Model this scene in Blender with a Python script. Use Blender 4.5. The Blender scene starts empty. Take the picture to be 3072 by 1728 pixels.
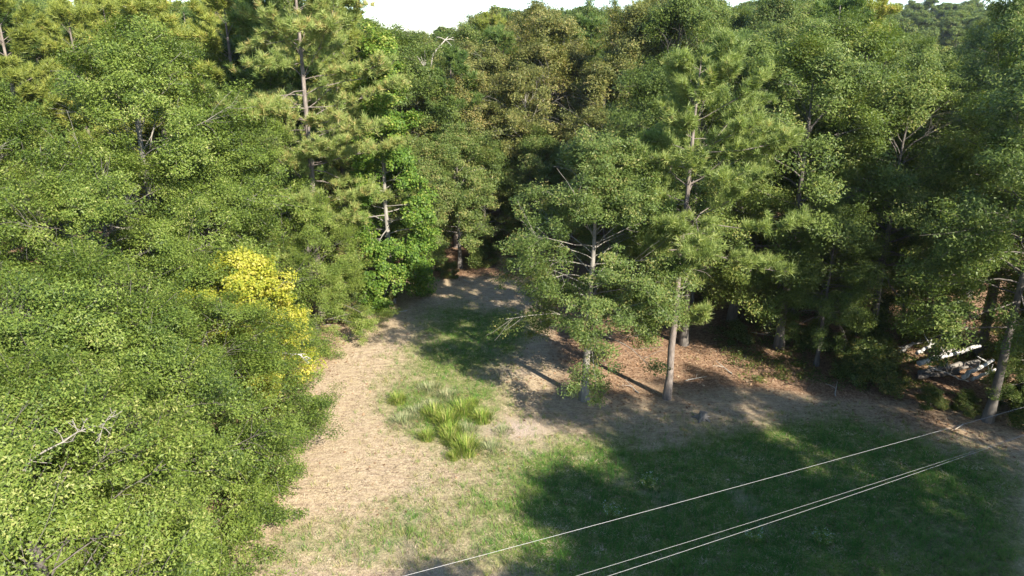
import bpy, math, random
import numpy as np
from mathutils import Vector

# ------------------------------------------------------------------ camera, sky, sun, exposure
scn = bpy.context.scene
col = scn.collection
CAM_H = 17.0
cam_d = bpy.data.cameras.new('camera'); cam = bpy.data.objects.new('camera', cam_d); col.objects.link(cam)
cam.location = (0, 0, CAM_H); cam.rotation_euler = (math.radians(71.0), 0, 0)
cam_d.sensor_width = 36; cam_d.lens = 25.7; cam_d.clip_start = 0.1; cam_d.clip_end = 6000
scn.camera = cam
SUN_EL = math.radians(33); SUN_AZ = math.atan2(0.60, -0.80)      # from behind the right shoulder
sdir = Vector((math.sin(SUN_AZ)*math.cos(SUN_EL), math.cos(SUN_AZ)*math.cos(SUN_EL), math.sin(SUN_EL)))
w = bpy.data.worlds.new('World'); scn.world = w; w.use_nodes = True
nt = w.node_tree; bg = nt.nodes['Background']; sky = nt.nodes.new('ShaderNodeTexSky')
sky.sky_type = 'NISHITA'; sky.sun_disc = False; sky.sun_elevation = SUN_EL; sky.sun_rotation = SUN_AZ
sky.air_density = 0.8; sky.dust_density = 0.2; sky.ozone_density = 3.0
nt.links.new(sky.outputs[0], bg.inputs[0]); bg.inputs[1].default_value = 0.115
sl = bpy.data.lights.new('sun', 'SUN'); sl.energy = 5.0; sl.angle = math.radians(0.5); sl.color = (1.0, 0.92, 0.79)
so = bpy.data.objects.new('sun', sl); col.objects.link(so); so.rotation_euler = sdir.to_track_quat('Z', 'Y').to_euler()
so.location = (40, -40, 60)
vs = scn.view_settings
vs.view_transform = 'Standard'; vs.look = 'None'; vs.exposure = 1.42; vs.gamma = 1.0; vs.use_curve_mapping = False
try:
    scn.cycles.use_denoising = True
    scn.cycles.max_bounces = 6; scn.cycles.diffuse_bounces = 3; scn.cycles.glossy_bounces = 1
    scn.cycles.transmission_bounces = 3; scn.cycles.transparent_max_bounces = 4
    scn.cycles.caustics_reflective = False; scn.cycles.caustics_refractive = False
except Exception:
    pass

RNG = np.random.default_rng(7)

# ------------------------------------------------------------------ helpers
KIDS = {}
def tag(o, label=None, cat=None, group=None, kind=None):
    if label: o['label'] = label
    if cat: o['category'] = cat
    if group: o['group'] = group
    if kind: o['kind'] = kind
    return o
def link(o, parent=None):
    col.objects.link(o)
    if parent is not None:
        o.parent = parent; KIDS.setdefault(parent.name, []).append(o)
    return o
def thing(name, label, cat, loc=(0, 0, 0), rz=0.0, group=None):
    o = bpy.data.objects.new(name, None); o.empty_display_size = 0.5; link(o)
    o.location = loc; o.rotation_euler = (0, 0, rz)
    return tag(o, label, cat, group)
def dup(src, loc, rz, sc, label, group=None):
    r = src.copy(); link(r); r.location = loc; r.rotation_euler = (0, 0, rz); r.scale = sc
    if 'group' in r: del r['group']
    r['label'] = label
    if group: r['group'] = group
    for ch in KIDS.get(src.name, []):
        c = ch.copy(); link(c, r)
    return r
def nrm(a):
    return a/np.maximum(np.linalg.norm(a, axis=-1, keepdims=True), 1e-9)

class MB:
    """collects triangles and quads for ONE mesh"""
    def __init__(s): s.v = []; s.t = []; s.q = []; s.tt = []; s.qt = []; s.n = 0
    def tris(s, V, T, tone=None):
        s.v.append(V); s.t.append(T+s.n); s.n += len(V)
        s.tt.append(np.full(len(T), .5) if tone is None else tone)
    def quads(s, V, Q, tone=None):
        s.v.append(V); s.q.append(Q+s.n); s.n += len(V)
        s.qt.append(np.full(len(Q), .5) if tone is None else tone)
    def tube(s, P, R, sides=6, tone=.5, wob=0.0, rng=None, cap=True):
        P = np.asarray(P, float); R = np.asarray(R, float); n = len(P)
        d = np.gradient(P, axis=0); d = nrm(d)
        ref = np.array([0, 0, 1.0]) if abs(d[:, 2]).mean() < .8 else np.array([1.0, 0, 0])
        a = nrm(np.cross(d, ref)); b = np.cross(d, a)
        th = np.linspace(0, 2*math.pi, sides, endpoint=False)
        rr = R[:, None]*np.ones(sides)
        if wob and rng is not None: rr = rr*(1+wob*rng.uniform(-1, 1, (n, sides)))
        V = P[:, None, :]+rr[..., None]*(np.cos(th)[None, :, None]*a[:, None, :]+np.sin(th)[None, :, None]*b[:, None, :])
        i, j = np.meshgrid(np.arange(n-1), np.arange(sides), indexing='ij'); j2 = (j+1) % sides
        Q = np.stack([i*sides+j, i*sides+j2, (i+1)*sides+j2, (i+1)*sides+j], -1).reshape(-1, 4)
        s.quads(V.reshape(-1, 3), Q, np.full(len(Q), tone))
        if cap:
            for e, k in ((0, 0), (n-1, 1)):
                Vc = np.vstack([V[e], P[e]]); T = np.stack([np.arange(sides), (np.arange(sides)+1) % sides, np.full(sides, sides)], -1)
                s.tris(Vc, T if k else T[:, ::-1], np.full(sides, tone))
    def build(s, name, mat, parent=None, smooth=False):
        me = bpy.data.meshes.new(name)
        V = np.concatenate(s.v).astype(np.float32)
        T = np.concatenate(s.t) if s.t else np.zeros((0, 3), int); Q = np.concatenate(s.q) if s.q else np.zeros((0, 4), int)
        me.vertices.add(len(V)); me.vertices.foreach_set('co', V.ravel())
        me.loops.add(T.size+Q.size); me.loops.foreach_set('vertex_index', np.concatenate([T.ravel(), Q.ravel()]).astype(np.int32))
        me.polygons.add(len(T)+len(Q))
        me.polygons.foreach_set('loop_start', np.concatenate([np.arange(len(T))*3, T.size+np.arange(len(Q))*4]).astype(np.int32))
        me.update(calc_edges=True)
        tone = np.concatenate((s.tt or [np.zeros(0)])+(s.qt or [np.zeros(0)])).astype(np.float32)
        at = me.attributes.new('tone', 'FLOAT', 'FACE'); at.data.foreach_set('value', tone)
        if smooth: me.polygons.foreach_set('use_smooth', np.ones(len(T)+len(Q), bool))
        me.materials.append(mat)
        o = bpy.data.objects.new(name, me); link(o, parent); return o

# 2-D value noise, for where grass, litter and bare soil lie
_tab = np.random.default_rng(3).random((256, 256))
def vnoise(x, y, sc, off=0):
    x = np.asarray(x)/sc+off*17.3+500; y = np.asarray(y)/sc+off*9.1+500
    xi = np.floor(x).astype(int); yi = np.floor(y).astype(int); fx = x-xi; fy = y-yi
    fx = fx*fx*(3-2*fx); fy = fy*fy*(3-2*fy)
    g = lambda a, b: _tab[a % 256, b % 256]
    return (g(xi, yi)*(1-fx)+g(xi+1, yi)*fx)*(1-fy)+(g(xi, yi+1)*(1-fx)+g(xi+1, yi+1)*fx)*fy
def fbm(x, y, sc, off=0, o=4):
    r = 0; a = .5; tot = 0
    for k in range(o): r = r+a*vnoise(x, y, sc/2**k, off+k*3); tot += a; a *= .55
    return r/tot
def sstep(a, b, x):
    t = np.clip((x-a)/(b-a), 0, 1); return t*t*(3-2*t)
def blob(x, y, cx, cy, rx, ry, ang=0):
    c, s_ = math.cos(ang), math.sin(ang); dx = x-cx; dy = y-cy
    u = (dx*c+dy*s_)/rx; v = (-dx*s_+dy*c)/ry
    return np.exp(-(u*u+v*v))
def gz(x, y):
    x = np.asarray(x, float); y = np.asarray(y, float)
    z = 0.22*(fbm(x, y, 14, 1)-.5)*sstep(6, 20, np.hypot(x-5, y-25)+4)
    z = z+0.06*(fbm(x, y, 2.2, 2)-.5)
    z = z+4.5*sstep(75, 190, y)
    z = z+12.5*np.exp(-((x-215)/95)**2-((y-380)/110)**2)
    return z

# ------------------------------------------------------------------ materials
def new_mat(name):
    m = bpy.data.materials.new(name); m.use_nodes = True; t = m.node_tree
    p = t.nodes['Principled BSDF']; return m, t, p
def ramp(t, fac, stops):
    r = t.nodes.new('ShaderNodeValToRGB'); e = r.color_ramp.elements
    while len(e) < len(stops): e.new(.5)
    for k, (pos, c) in enumerate(stops): e[k].position = pos; e[k].color = (*c, 1)
    t.links.new(fac, r.inputs[0]); return r.outputs[0]
def noise(t, scale, det=4, coord=None, rough=.55):
    n = t.nodes.new('ShaderNodeTexNoise'); n.inputs['Scale'].default_value = scale; n.inputs['Detail'].default_value = det
    n.inputs['Roughness'].default_value = rough
    if coord is not None: t.links.new(coord, n.inputs['Vector'])
    return n.outputs[0]
def mathn(t, op, a, b):
    n = t.nodes.new('ShaderNodeMath'); n.operation = op
    for k, v in enumerate((a, b)):
        if isinstance(v, (int, float)): n.inputs[k].default_value = v
        else: t.links.new(v, n.inputs[k])
    return n.outputs[0]
def mixc(t, f, a, b, bt='MIX'):
    n = t.nodes.new('ShaderNodeMix'); n.data_type = 'RGBA'; n.blend_type = bt
    for k, v in ((0, f), (6, a), (7, b)):
        if isinstance(v, (int, float)): n.inputs[k].default_value = v
        elif isinstance(v, tuple): n.inputs[k].default_value = (*v, 1)
        else: t.links.new(v, n.inputs[k])
    return n.outputs[2]
def leaf_mat(name, stops, trans=.35, rough=.52, spec=.35, vary=.5):
    m, t, p = new_mat(name)
    at = t.nodes.new('ShaderNodeAttribute'); at.attribute_name = 'tone'
    oi = t.nodes.new('ShaderNodeObjectInfo'); tc = t.nodes.new('ShaderNodeTexCoord')
    nz = noise(t, .42, 3, tc.outputs['Object'])
    f = mathn(t, 'ADD', at.outputs['Fac'], mathn(t, 'MULTIPLY', mathn(t, 'SUBTRACT', nz, .5), vary))
    f = mathn(t, 'ADD', f, mathn(t, 'MULTIPLY', mathn(t, 'SUBTRACT', oi.outputs['Random'], .5), .22))
    c = ramp(t, f, stops)
    t.links.new(c, p.inputs['Base Color']); p.inputs['Roughness'].default_value = rough
    p.inputs['Specular IOR Level'].default_value = spec
    tr = t.nodes.new('ShaderNodeBsdfTranslucent')
    t.links.new(mixc(t, 1.0, c, (1.25, 1.3, .55), 'MULTIPLY'), tr.inputs['Color'])
    mx = t.nodes.new('ShaderNodeMixShader'); mx.inputs[0].default_value = trans
    t.links.new(p.outputs[0], mx.inputs[1]); t.links.new(tr.outputs[0], mx.inputs[2])
    t.links.new(mx.outputs[0], t.nodes['Material Output'].inputs['Surface'])
    return m
def bark_mat(name, a, b, sc=6, zs=.18, bump=.5):
    m, t, p = new_mat(name); tc = t.nodes.new('ShaderNodeTexCoord'); mp = t.nodes.new('ShaderNodeMapping')
    mp.inputs['Scale'].default_value = (1, 1, zs); t.links.new(tc.outputs['Object'], mp.inputs[0])
    n1 = noise(t, sc, 6, mp.outputs[0], .65); n2 = noise(t, .9, 3, tc.outputs['Object'])
    c = ramp(t, n1, [(.3, tuple(x*.45 for x in a)), (.5, a), (.72, b)])
    c = mixc(t, mathn(t, 'MULTIPLY', n2, .5), c, tuple(x*.6 for x in a))
    t.links.new(c, p.inputs['Base Color']); p.inputs['Roughness'].default_value = .9
    bu = t.nodes.new('ShaderNodeBump'); bu.inputs['Strength'].default_value = bump; bu.inputs['Distance'].default_value = .03
    t.links.new(n1, bu.inputs['Height']); t.links.new(bu.outputs[0], p.inputs['Normal']); return m

M = {}
M['oak_leaf'] = leaf_mat('oak_leaf', [(.08, (.042, .076, .014)), (.4, (.122, .182, .028)), (.80, (.215, .275, .052)), (.99, (.35, .36, .12))])
M['woodland_leaf'] = leaf_mat('woodland_leaf', [(.05, (.050, .084, .020)), (.45, (.112, .166, .034)), (.8, (.190, .240, .052)), (.98, (.30, .29, .09))])  # the green of the wood's broadleaf trees themselves
M['olive_leaf'] = leaf_mat('olive_leaf', [(.05, (.052, .085, .022)), (.4, (.100, .155, .034)), (.75, (.175, .225, .055)), (.97, (.31, .27, .10))])
M['brown_leaf'] = leaf_mat('brown_leaf', [(.05, (.066, .082, .022)), (.4, (.138, .158, .040)), (.72, (.225, .222, .062)), (.95, (.34, .265, .10))])
M['gum_leaf'] = leaf_mat('gum_leaf', [(.05, (.055, .115, .020)), (.45, (.125, .225, .030)), (.75, (.24, .31, .050)), (.95, (.46, .44, .13))], trans=.42)
M['yellow_leaf'] = leaf_mat('yellow_leaf', [(.05, (.09, .16, .02)), (.3, (.22, .27, .028)), (.65, (.42, .42, .045)), (.95, (.60, .54, .13))], trans=.42)
M['needle'] = leaf_mat('needle', [(.05, (.11, .16, .040)), (.45, (.235, .305, .085)), (.80, (.36, .405, .13)), (.97, (.46, .36, .15))], trans=.38, rough=.5)
M['needle_cool'] = leaf_mat('needle_cool', [(.05, (.060, .115, .030)), (.5, (.125, .195, .048)), (.85, (.20, .26, .062)), (.97, (.33, .25, .09))], trans=.38, rough=.5)
M['needle_warm'] = leaf_mat('needle_warm', [(.05, (.12, .160, .030)), (.45, (.24, .285, .058)), (.80, (.37, .395, .085)), (.97, (.46, .36, .11))], trans=.38, rough=.5)
M['bush_leaf'] = leaf_mat('bush_leaf', [(.05, (.038, .070, .016)), (.5, (.085, .130, .028)), (.8, (.17, .180, .042)), (.96, (.29, .21, .07))])
M['bark_pale'] = bark_mat('bark_pale', (.26, .24, .205), (.40, .37, .325))
M['bark_oak'] = bark_mat('bark_oak', (.20, .18, .155), (.33, .30, .26))
M['bark_dark'] = bark_mat('bark_dark', (.13, .115, .10), (.22, .195, .165))
M['bark_pine'] = bark_mat('bark_pine', (.20, .165, .14), (.36, .31, .275), sc=9, zs=.3)
M['dead_wood'] = bark_mat('dead_wood', (.42, .385, .33), (.58, .54, .47), sc=14, zs=.3, bump=.3)
M['old_wood'] = bark_mat('old_wood', (.27, .245, .21), (.38, .35, .30), sc=14, zs=.3, bump=.3)
M['bleached_wood'] = bark_mat('bleached_wood', (.55, .53, .49), (.72, .70, .66), sc=10, zs=.5, bump=.3)

def blade_mat(name, stops, trans=.3):
    m, t, p = new_mat(name); at = t.nodes.new('ShaderNodeAttribute'); at.attribute_name = 'tone'
    c = ramp(t, at.outputs['Fac'], stops); t.links.new(c, p.inputs['Base Color']); p.inputs['Roughness'].default_value = .65
    p.inputs['Specular IOR Level'].default_value = .25
    tr = t.nodes.new('ShaderNodeBsdfTranslucent'); t.links.new(c, tr.inputs['Color'])
    mx = t.nodes.new('ShaderNodeMixShader'); mx.inputs[0].default_value = trans
    t.links.new(p.outputs[0], mx.inputs[1]); t.links.new(tr.outputs[0], mx.inputs[2])
    t.links.new(mx.outputs[0], t.nodes['Material Output'].inputs['Surface']); return m
M['straw'] = blade_mat('straw', [(0, (.14, .10, .065)), (.5, (.37, .285, .19)), (1, (.60, .50, .35))], .2)
M['grass'] = blade_mat('grass', [(0, (.055, .165, .028)), (.35, (.115, .27, .040)), (.65, (.22, .27, .065)), (.85, (.36, .34, .12)), (1, (.46, .38, .20))], .3)
M['clump'] = blade_mat('clump', [(0, (.07, .14, .022)), (.4, (.19, .30, .038)), (.7, (.36, .40, .08)), (1, (.52, .44, .22))], .35)
M['blue_clump'] = blade_mat('blue_clump', [(0, (.14, .19, .085)), (.5, (.26, .30, .14)), (1, (.48, .42, .25))], .3)

# ------------------------------------------------------------------ ground
def fields(x, y):
    """weights of green grass, leaf litter and bare soil at a spot of the ground"""
    n1 = fbm(x, y, 5, 5); n2 = fbm(x, y, 1.6, 8); n3 = fbm(x, y, 9, 11)
    g = 1.2*blob(x, y, 10.5, 26.5, 7.5, 3.6, .0)+.9*blob(x, y, 6.2, 24.2, 5.2, 2.8, .1)+.9*blob(x, y, 8, 21, 8, 3)
    g = g+.95*blob(x, y, -1.8, 41.5, 3.4, 4.2, .3)+.55*blob(x, y, -3, 31.5, 3.6, 4.0)+.35*blob(x, y, -5, 37, 3.5, 3)
    g = g+.12*blob(x, y, .8, 26.6, 2.4, 1.6)+.34*blob(x, y, -5.5, 22.0, 5, 2.2, .3)+.30*blob(x, y, -4, 46, 4, 4)
    g = g+.45*blob(x, y, 15.5, 31.0, 3, 2, -.4)
    g = g+.40*blob(x, y, 17, 20, 8, 5)+.45*blob(x, y, 18, 26.5, 6, 3)-.10*blob(x, y, 20, 26, 3, 3)
    g = np.clip(g*(.12+1.65*n1)+.30*(n2-.5)+.22*(n3-.5), 0, 1)
    edge = 34.2-.30*(x-6)+.010*(x-6)**2                                   # the wood's edge on the right
    l = sstep(-1.2, 1.6, y-edge+2.2*(n1-.5))*sstep(.5, 4.5, x)
    l = np.maximum(l, sstep(49.5, 53, y+3*(n1-.5)))
    l = np.maximum(l, sstep(1.2, -1.5, x+9.8+2*(n1-.5))*.6)
    l = np.maximum(l, .75*blob(x, y, 5.5, 34, 4.2, 2.2, -.3))
    l = np.maximum(l, .7*blob(x, y, 19, 30.5, 6, 2.2, -.35)*n1*1.6)
    s = np.clip(blob(x, y, .2, 29.6, 1.6, .9)*1.1+.15*blob(x, y, 16, 21.5, 2.5, 1.5)+.30*sstep(.62, .74, n2)*sstep(.45, .6, n3), 0, 1)
    return g*(1-l*.85), np.clip(l, 0, 1), s*(1-l)
def axis(lo, a, b, hi, step, grow):
    m = list(np.arange(a, b, step)); up = [b]; d = step
    while up[-1] < hi: d *= grow; up.append(up[-1]+d)
    dn = [a-step]; d = step
    while dn[-1] > lo: d *= grow; dn.append(dn[-1]-d)
    return np.array(dn[::-1]+m+up)
gx = axis(-1800, -26, 36, 1800, .28, 1.22); gy = axis(-200, 9, 62, 3500, .28, 1.20)
X, Y = np.meshgrid(gx, gy); Z = gz(X, Y)
nx, ny = len(gx), len(gy)
i, j = np.meshgrid(np.arange(ny-1), np.arange(nx-1), indexing='ij')
Qg = np.stack([i*nx+j, i*nx+j+1, (i+1)*nx+j+1, (i+1)*nx+j], -1).reshape(-1, 4)
gm, t, p = new_mat('meadow_soil')
at = t.nodes.new('ShaderNodeAttribute'); at.attribute_name = 'cover'
sp = t.nodes.new('ShaderNodeSeparateColor'); t.links.new(at.outputs['Color'], sp.inputs[0])
tc = t.nodes.new('ShaderNodeTexCoord'); oc = tc.outputs['Object']
nA = noise(t, 9, 8, oc, .7); nB = noise(t, 1.1, 6, oc, .6); nC = noise(t, 30, 4, oc, .6)
mp = t.nodes.new('ShaderNodeMapping'); mp.inputs['Rotation'].default_value = (0, 0, -.12); mp.inputs['Scale'].default_value = (1, 4.5, 1); t.links.new(oc, mp.inputs[0])
nS = noise(t, 1.5, 5, mp.outputs[0], .6)
nM = noise(t, 3.2, 6, oc, .65)
nA = mathn(t, 'ADD', mathn(t, 'MULTIPLY', nA, .6), mathn(t, 'MULTIPLY', nM, .4))
straw = ramp(t, nA, [(.34, (.145, .100, .070)), (.48, (.355, .268, .182)), (.62, (.53, .425, .305))])
straw = mixc(t, ramp(t, nS, [(.42, (0, 0, 0)), (.66, (.6, .6, .6))]), straw, (.56, .46, .28))
green = ramp(t, nA, [(.34, (.055, .085, .022)), (.5, (.13, .18, .042)), (.64, (.34, .32, .13))])
litter = ramp(t, nA, [(.34, (.075, .045, .030)), (.48, (.24, .145, .090)), (.64, (.48, .34, .22))])
soil = ramp(t, nC, [(.3, (.30, .22, .165)), (.6, (.50, .41, .34))])
gf = ramp(t, mathn(t, 'ADD', sp.outputs[0], mathn(t, 'MULTIPLY', mathn(t, 'SUBTRACT', nB, .5), .55)), [(.22, (0, 0, 0)), (.62, (1, 1, 1))])
lf = ramp(t, mathn(t, 'ADD', sp.outputs[1], mathn(t, 'MULTIPLY', mathn(t, 'SUBTRACT', nB, .5), .4)), [(.25, (0, 0, 0)), (.75, (1, 1, 1))])
c = mixc(t, gf, straw, green); c = mixc(t, sp.outputs[2], c, soil); c = mixc(t, lf, c, litter)
t.links.new(c, p.inputs['Base Color']); p.inputs['Roughness'].default_value = .95; p.inputs['Specular IOR Level'].default_value = .1
bu = t.nodes.new('ShaderNodeBump'); bu.inputs['Strength'].default_value = .9; bu.inputs['Distance'].default_value = .12
t.links.new(nA, bu.inputs['Height']); t.links.new(bu.outputs[0], p.inputs['Normal'])
g = MB(); g.quads(np.stack([X, Y, Z], -1).reshape(-1, 3), Qg)
go = g.build('ground', gm, smooth=True); tag(go, 'clearing of straw coloured grass, green patches and brown leaf litter', None, None, 'structure')
fg, fl, fs = fields(X.ravel(), Y.ravel())
ca = go.data.attributes.new('cover', 'FLOAT_COLOR', 'POINT')
ca.data.foreach_set('color', np.stack([fg, fl, fs, np.ones_like(fg)], -1).astype(np.float32).ravel())

# ------------------------------------------------------------------ tree builders
def leaves(mb, C, out, n, rc, L, W, rng, flat=.65, up=.75, rnd=.6, outw=.65, tone_c=None, kite=False):
    """n small leaves round each twig end C"""
    N = len(C); tot = N*n
    if tone_c is None: tone_c = rng.random(N)
    off = nrm(rng.normal(size=(tot, 3)))*rng.random((tot, 1))**.45
    off[:, 2] *= flat
    rr = np.repeat(rc if np.ndim(rc) else np.full(N, rc), n)
    P = np.repeat(C, n, 0)+off*rr[:, None]
    nv = nrm(np.repeat(out, n, 0)*outw+np.array([0, 0, up])+rng.normal(size=(tot, 3))*rnd+off*.3)
    a = nrm(np.cross(nv, rng.normal(size=(tot, 3)))); b = np.cross(nv, a)
    s = rng.uniform(.5, 1.45, (tot, 1)); tone = np.clip(.42*np.repeat(tone_c, n)+.58*rng.random(tot), 0, 1)
    if kite:
        V = np.stack([P-a*L*.5*s, P+b*W*.5*s-a*L*.05*s, P+a*L*.5*s, P-b*W*.5*s-a*L*.05*s], 1).reshape(-1, 3)
        mb.quads(V, np.arange(tot*4).reshape(-1, 4), tone)
    else:
        V = np.stack([P+a*L*.6*s, P-a*L*.4*s+b*W*.5*s, P-a*L*.4*s-b*W*.5*s], 1).reshape(-1, 3)
        mb.tris(V, np.arange(tot*3).reshape(-1, 3), tone)
def needles(mb, C, D, n, L, W, rng, tone_c=None, up=.45):
    N = len(C); tot = N*n
    if tone_c is None: tone_c = rng.random(N)
    d = nrm(nrm(rng.normal(size=(tot, 3)))*1.0+np.repeat(D, n, 0)*.55+np.array([0, 0, up]))
    P = np.repeat(C, n, 0)+rng.normal(size=(tot, 3))*.05
    b = nrm(np.cross(d, rng.normal(size=(tot, 3))))*W*.5
    l = L*rng.uniform(.7, 1.2, (tot, 1))
    V = np.stack([P+b, P-b, P+d*l], 1).reshape(-1, 3)
    mb.tris(V, np.arange(tot*3).reshape(-1, 3), np.clip(.5*np.repeat(tone_c, n)+.5*rng.random(tot), 0, 1))
def curve(p0, d0, L, n, rng, bend=(0, 0, 0), wob=.12):
    pts = [np.array(p0, float)]; d = np.array(d0, float)
    for k in range(n):
        d = d+np.array(bend)/n+rng.normal(size=3)*wob/math.sqrt(n)*1.2; d = d/np.linalg.norm(d)
        pts.append(pts[-1]+d*L/n)
    return np.array(pts)

def broadleaf(name, label, cat, seed, H=12, R=4.5, zb=1.5, limbs=40, subs=6, trunk_r=.22, nleaf=100000, L=.09, W=.045, rc=.6,
              leaf='oak_leaf', bark='bark_oak', low=-.1, high=.9, prof=None, lean=(0, 0), split=False, bare=.0, droop=-.25, loc=(0, 0, 0),
              rz=0, group=None, kite=False, twigs=True, sub_len=(.28, .5), flat=.65, tonefn=None, az_bias=None, span=(.3, 1.0), lvar=(.70, 1.14), limb_r=.36, gap=.12):
    rng = np.random.default_rng(seed)
    root = thing(name, label, cat, loc, rz, group)
    n = 12; tt = np.linspace(0, 1, n)
    tp = np.zeros((n, 3)); tp[:, 2] = tt*H*.93-.15
    tp[:, :2] = np.outer(tt**1.2*H*.93, lean)+np.cumsum(rng.normal(size=(n, 2))*.018*H/10, 0)
    tr = trunk_r*(1-tt)**.85+.02; tr[0] *= 1.55; tr[1] *= 1.06
    mb = MB(); mb.tube(tp, tr, 9, wob=.08, rng=rng)
    if prof is None: prof = lambda u: (math.sin(math.pi*min(1, .18+.80*u)))**.6
    C = []; O = []; Rr = []; BR = []
    ga = rng.random()*6.28
    for k in range(limbs):
        u = (k+.5)/limbs; z0 = zb+(H*.90-zb)*u**1.05; ti = z0/(H*.93); p0 = np.array([np.interp(ti, tt, tp[:, c_]) for c_ in range(3)])
        az = ga+k*2.39996+rng.normal()*.25; e = low+(high-low)*u+rng.normal()*.12
        Lb = R*prof(u)*rng.uniform(*lvar)
        if az_bias is not None: Lb *= 1+az_bias[1]*math.cos(az-az_bias[0])
        d0 = np.array([math.cos(az)*math.cos(e), math.sin(az)*math.cos(e), math.sin(e)])
        br = curve(p0, d0, Lb, 7, rng, (0, 0, droop*(1-u*.6)), .26)
        r0 = max(.014, trunk_r*limb_r*(1-.75*u)*(.5+.5*prof(u)))
        b_ = MB() if split else mb
        b_.tube(br, np.linspace(r0, .010, 8), 5, cap=False)
        leafy = rng.random() > bare
        oax = np.array([math.cos(az), math.sin(az), .15+.6*u]); oax /= np.linalg.norm(oax)
        for s_ in range(subs):
            v = rng.uniform(*span)**.75; q = v*7; i0 = min(6, int(q)); pb = br[i0]+(br[i0+1]-br[i0])*(q-i0)
            dd = nrm(br[i0+1]-br[i0]); rd = nrm(np.cross(dd, rng.normal(size=3)))
            ds = nrm(dd*rng.uniform(.5, 1.0)+rd*rng.uniform(.5, 1.0)+np.array([0, 0, .12]))
            ls = Lb*rng.uniform(*sub_len)*(1.15-.5*v)+.25
            sb = curve(pb, ds, ls, 4, rng, (0, 0, -.1), .22)
            if twigs: b_.tube(sb, np.linspace(max(.009, r0*.42*(1.1-v)), .006, 5), 4, cap=False)
            if leafy or rng.random() < .25:
                for w_ in (.45, .75, 1.0):
                    q = w_*4; i1 = min(3, int(q)); C.append(sb[i1]+(sb[i1+1]-sb[i1])*(q-i1)+rng.normal(size=3)*.12); O.append(oax); Rr.append(rc*rng.uniform(.6, 1.25))
        if leafy: C.append(br[-1]); O.append(oax); Rr.append(rc)
        if split: BR.append(b_)
    for k in range(5): C.append(tp[-1]+rng.normal(size=3)*.3+np.array([0, 0, .1*k])); O.append(np.array([0, 0, 1.0])); Rr.append(rc)
    C = np.array(C); O = np.array(O); Rr = np.array(Rr)
    if gap > 0:                                                              # holes in the crown: sprays are missing in patches
        g1 = fbm(C[:, 0]+C[:, 2]*.6, C[:, 1]-C[:, 2]*.5, 1.5, seed); ok = g1 > np.quantile(g1, gap); C, O, Rr = C[ok], O[ok], Rr[ok]
    C[:, 2] = np.maximum(C[:, 2], .35)
    mb.build('trunk', M[bark], root, True)
    for b_ in BR: b_.build('branch', M[bark], root, True)
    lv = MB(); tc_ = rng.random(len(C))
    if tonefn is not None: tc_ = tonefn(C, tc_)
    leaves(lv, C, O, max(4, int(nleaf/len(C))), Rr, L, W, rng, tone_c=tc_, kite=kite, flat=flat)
    lv.build('crown', M[leaf], root)
    return root

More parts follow.
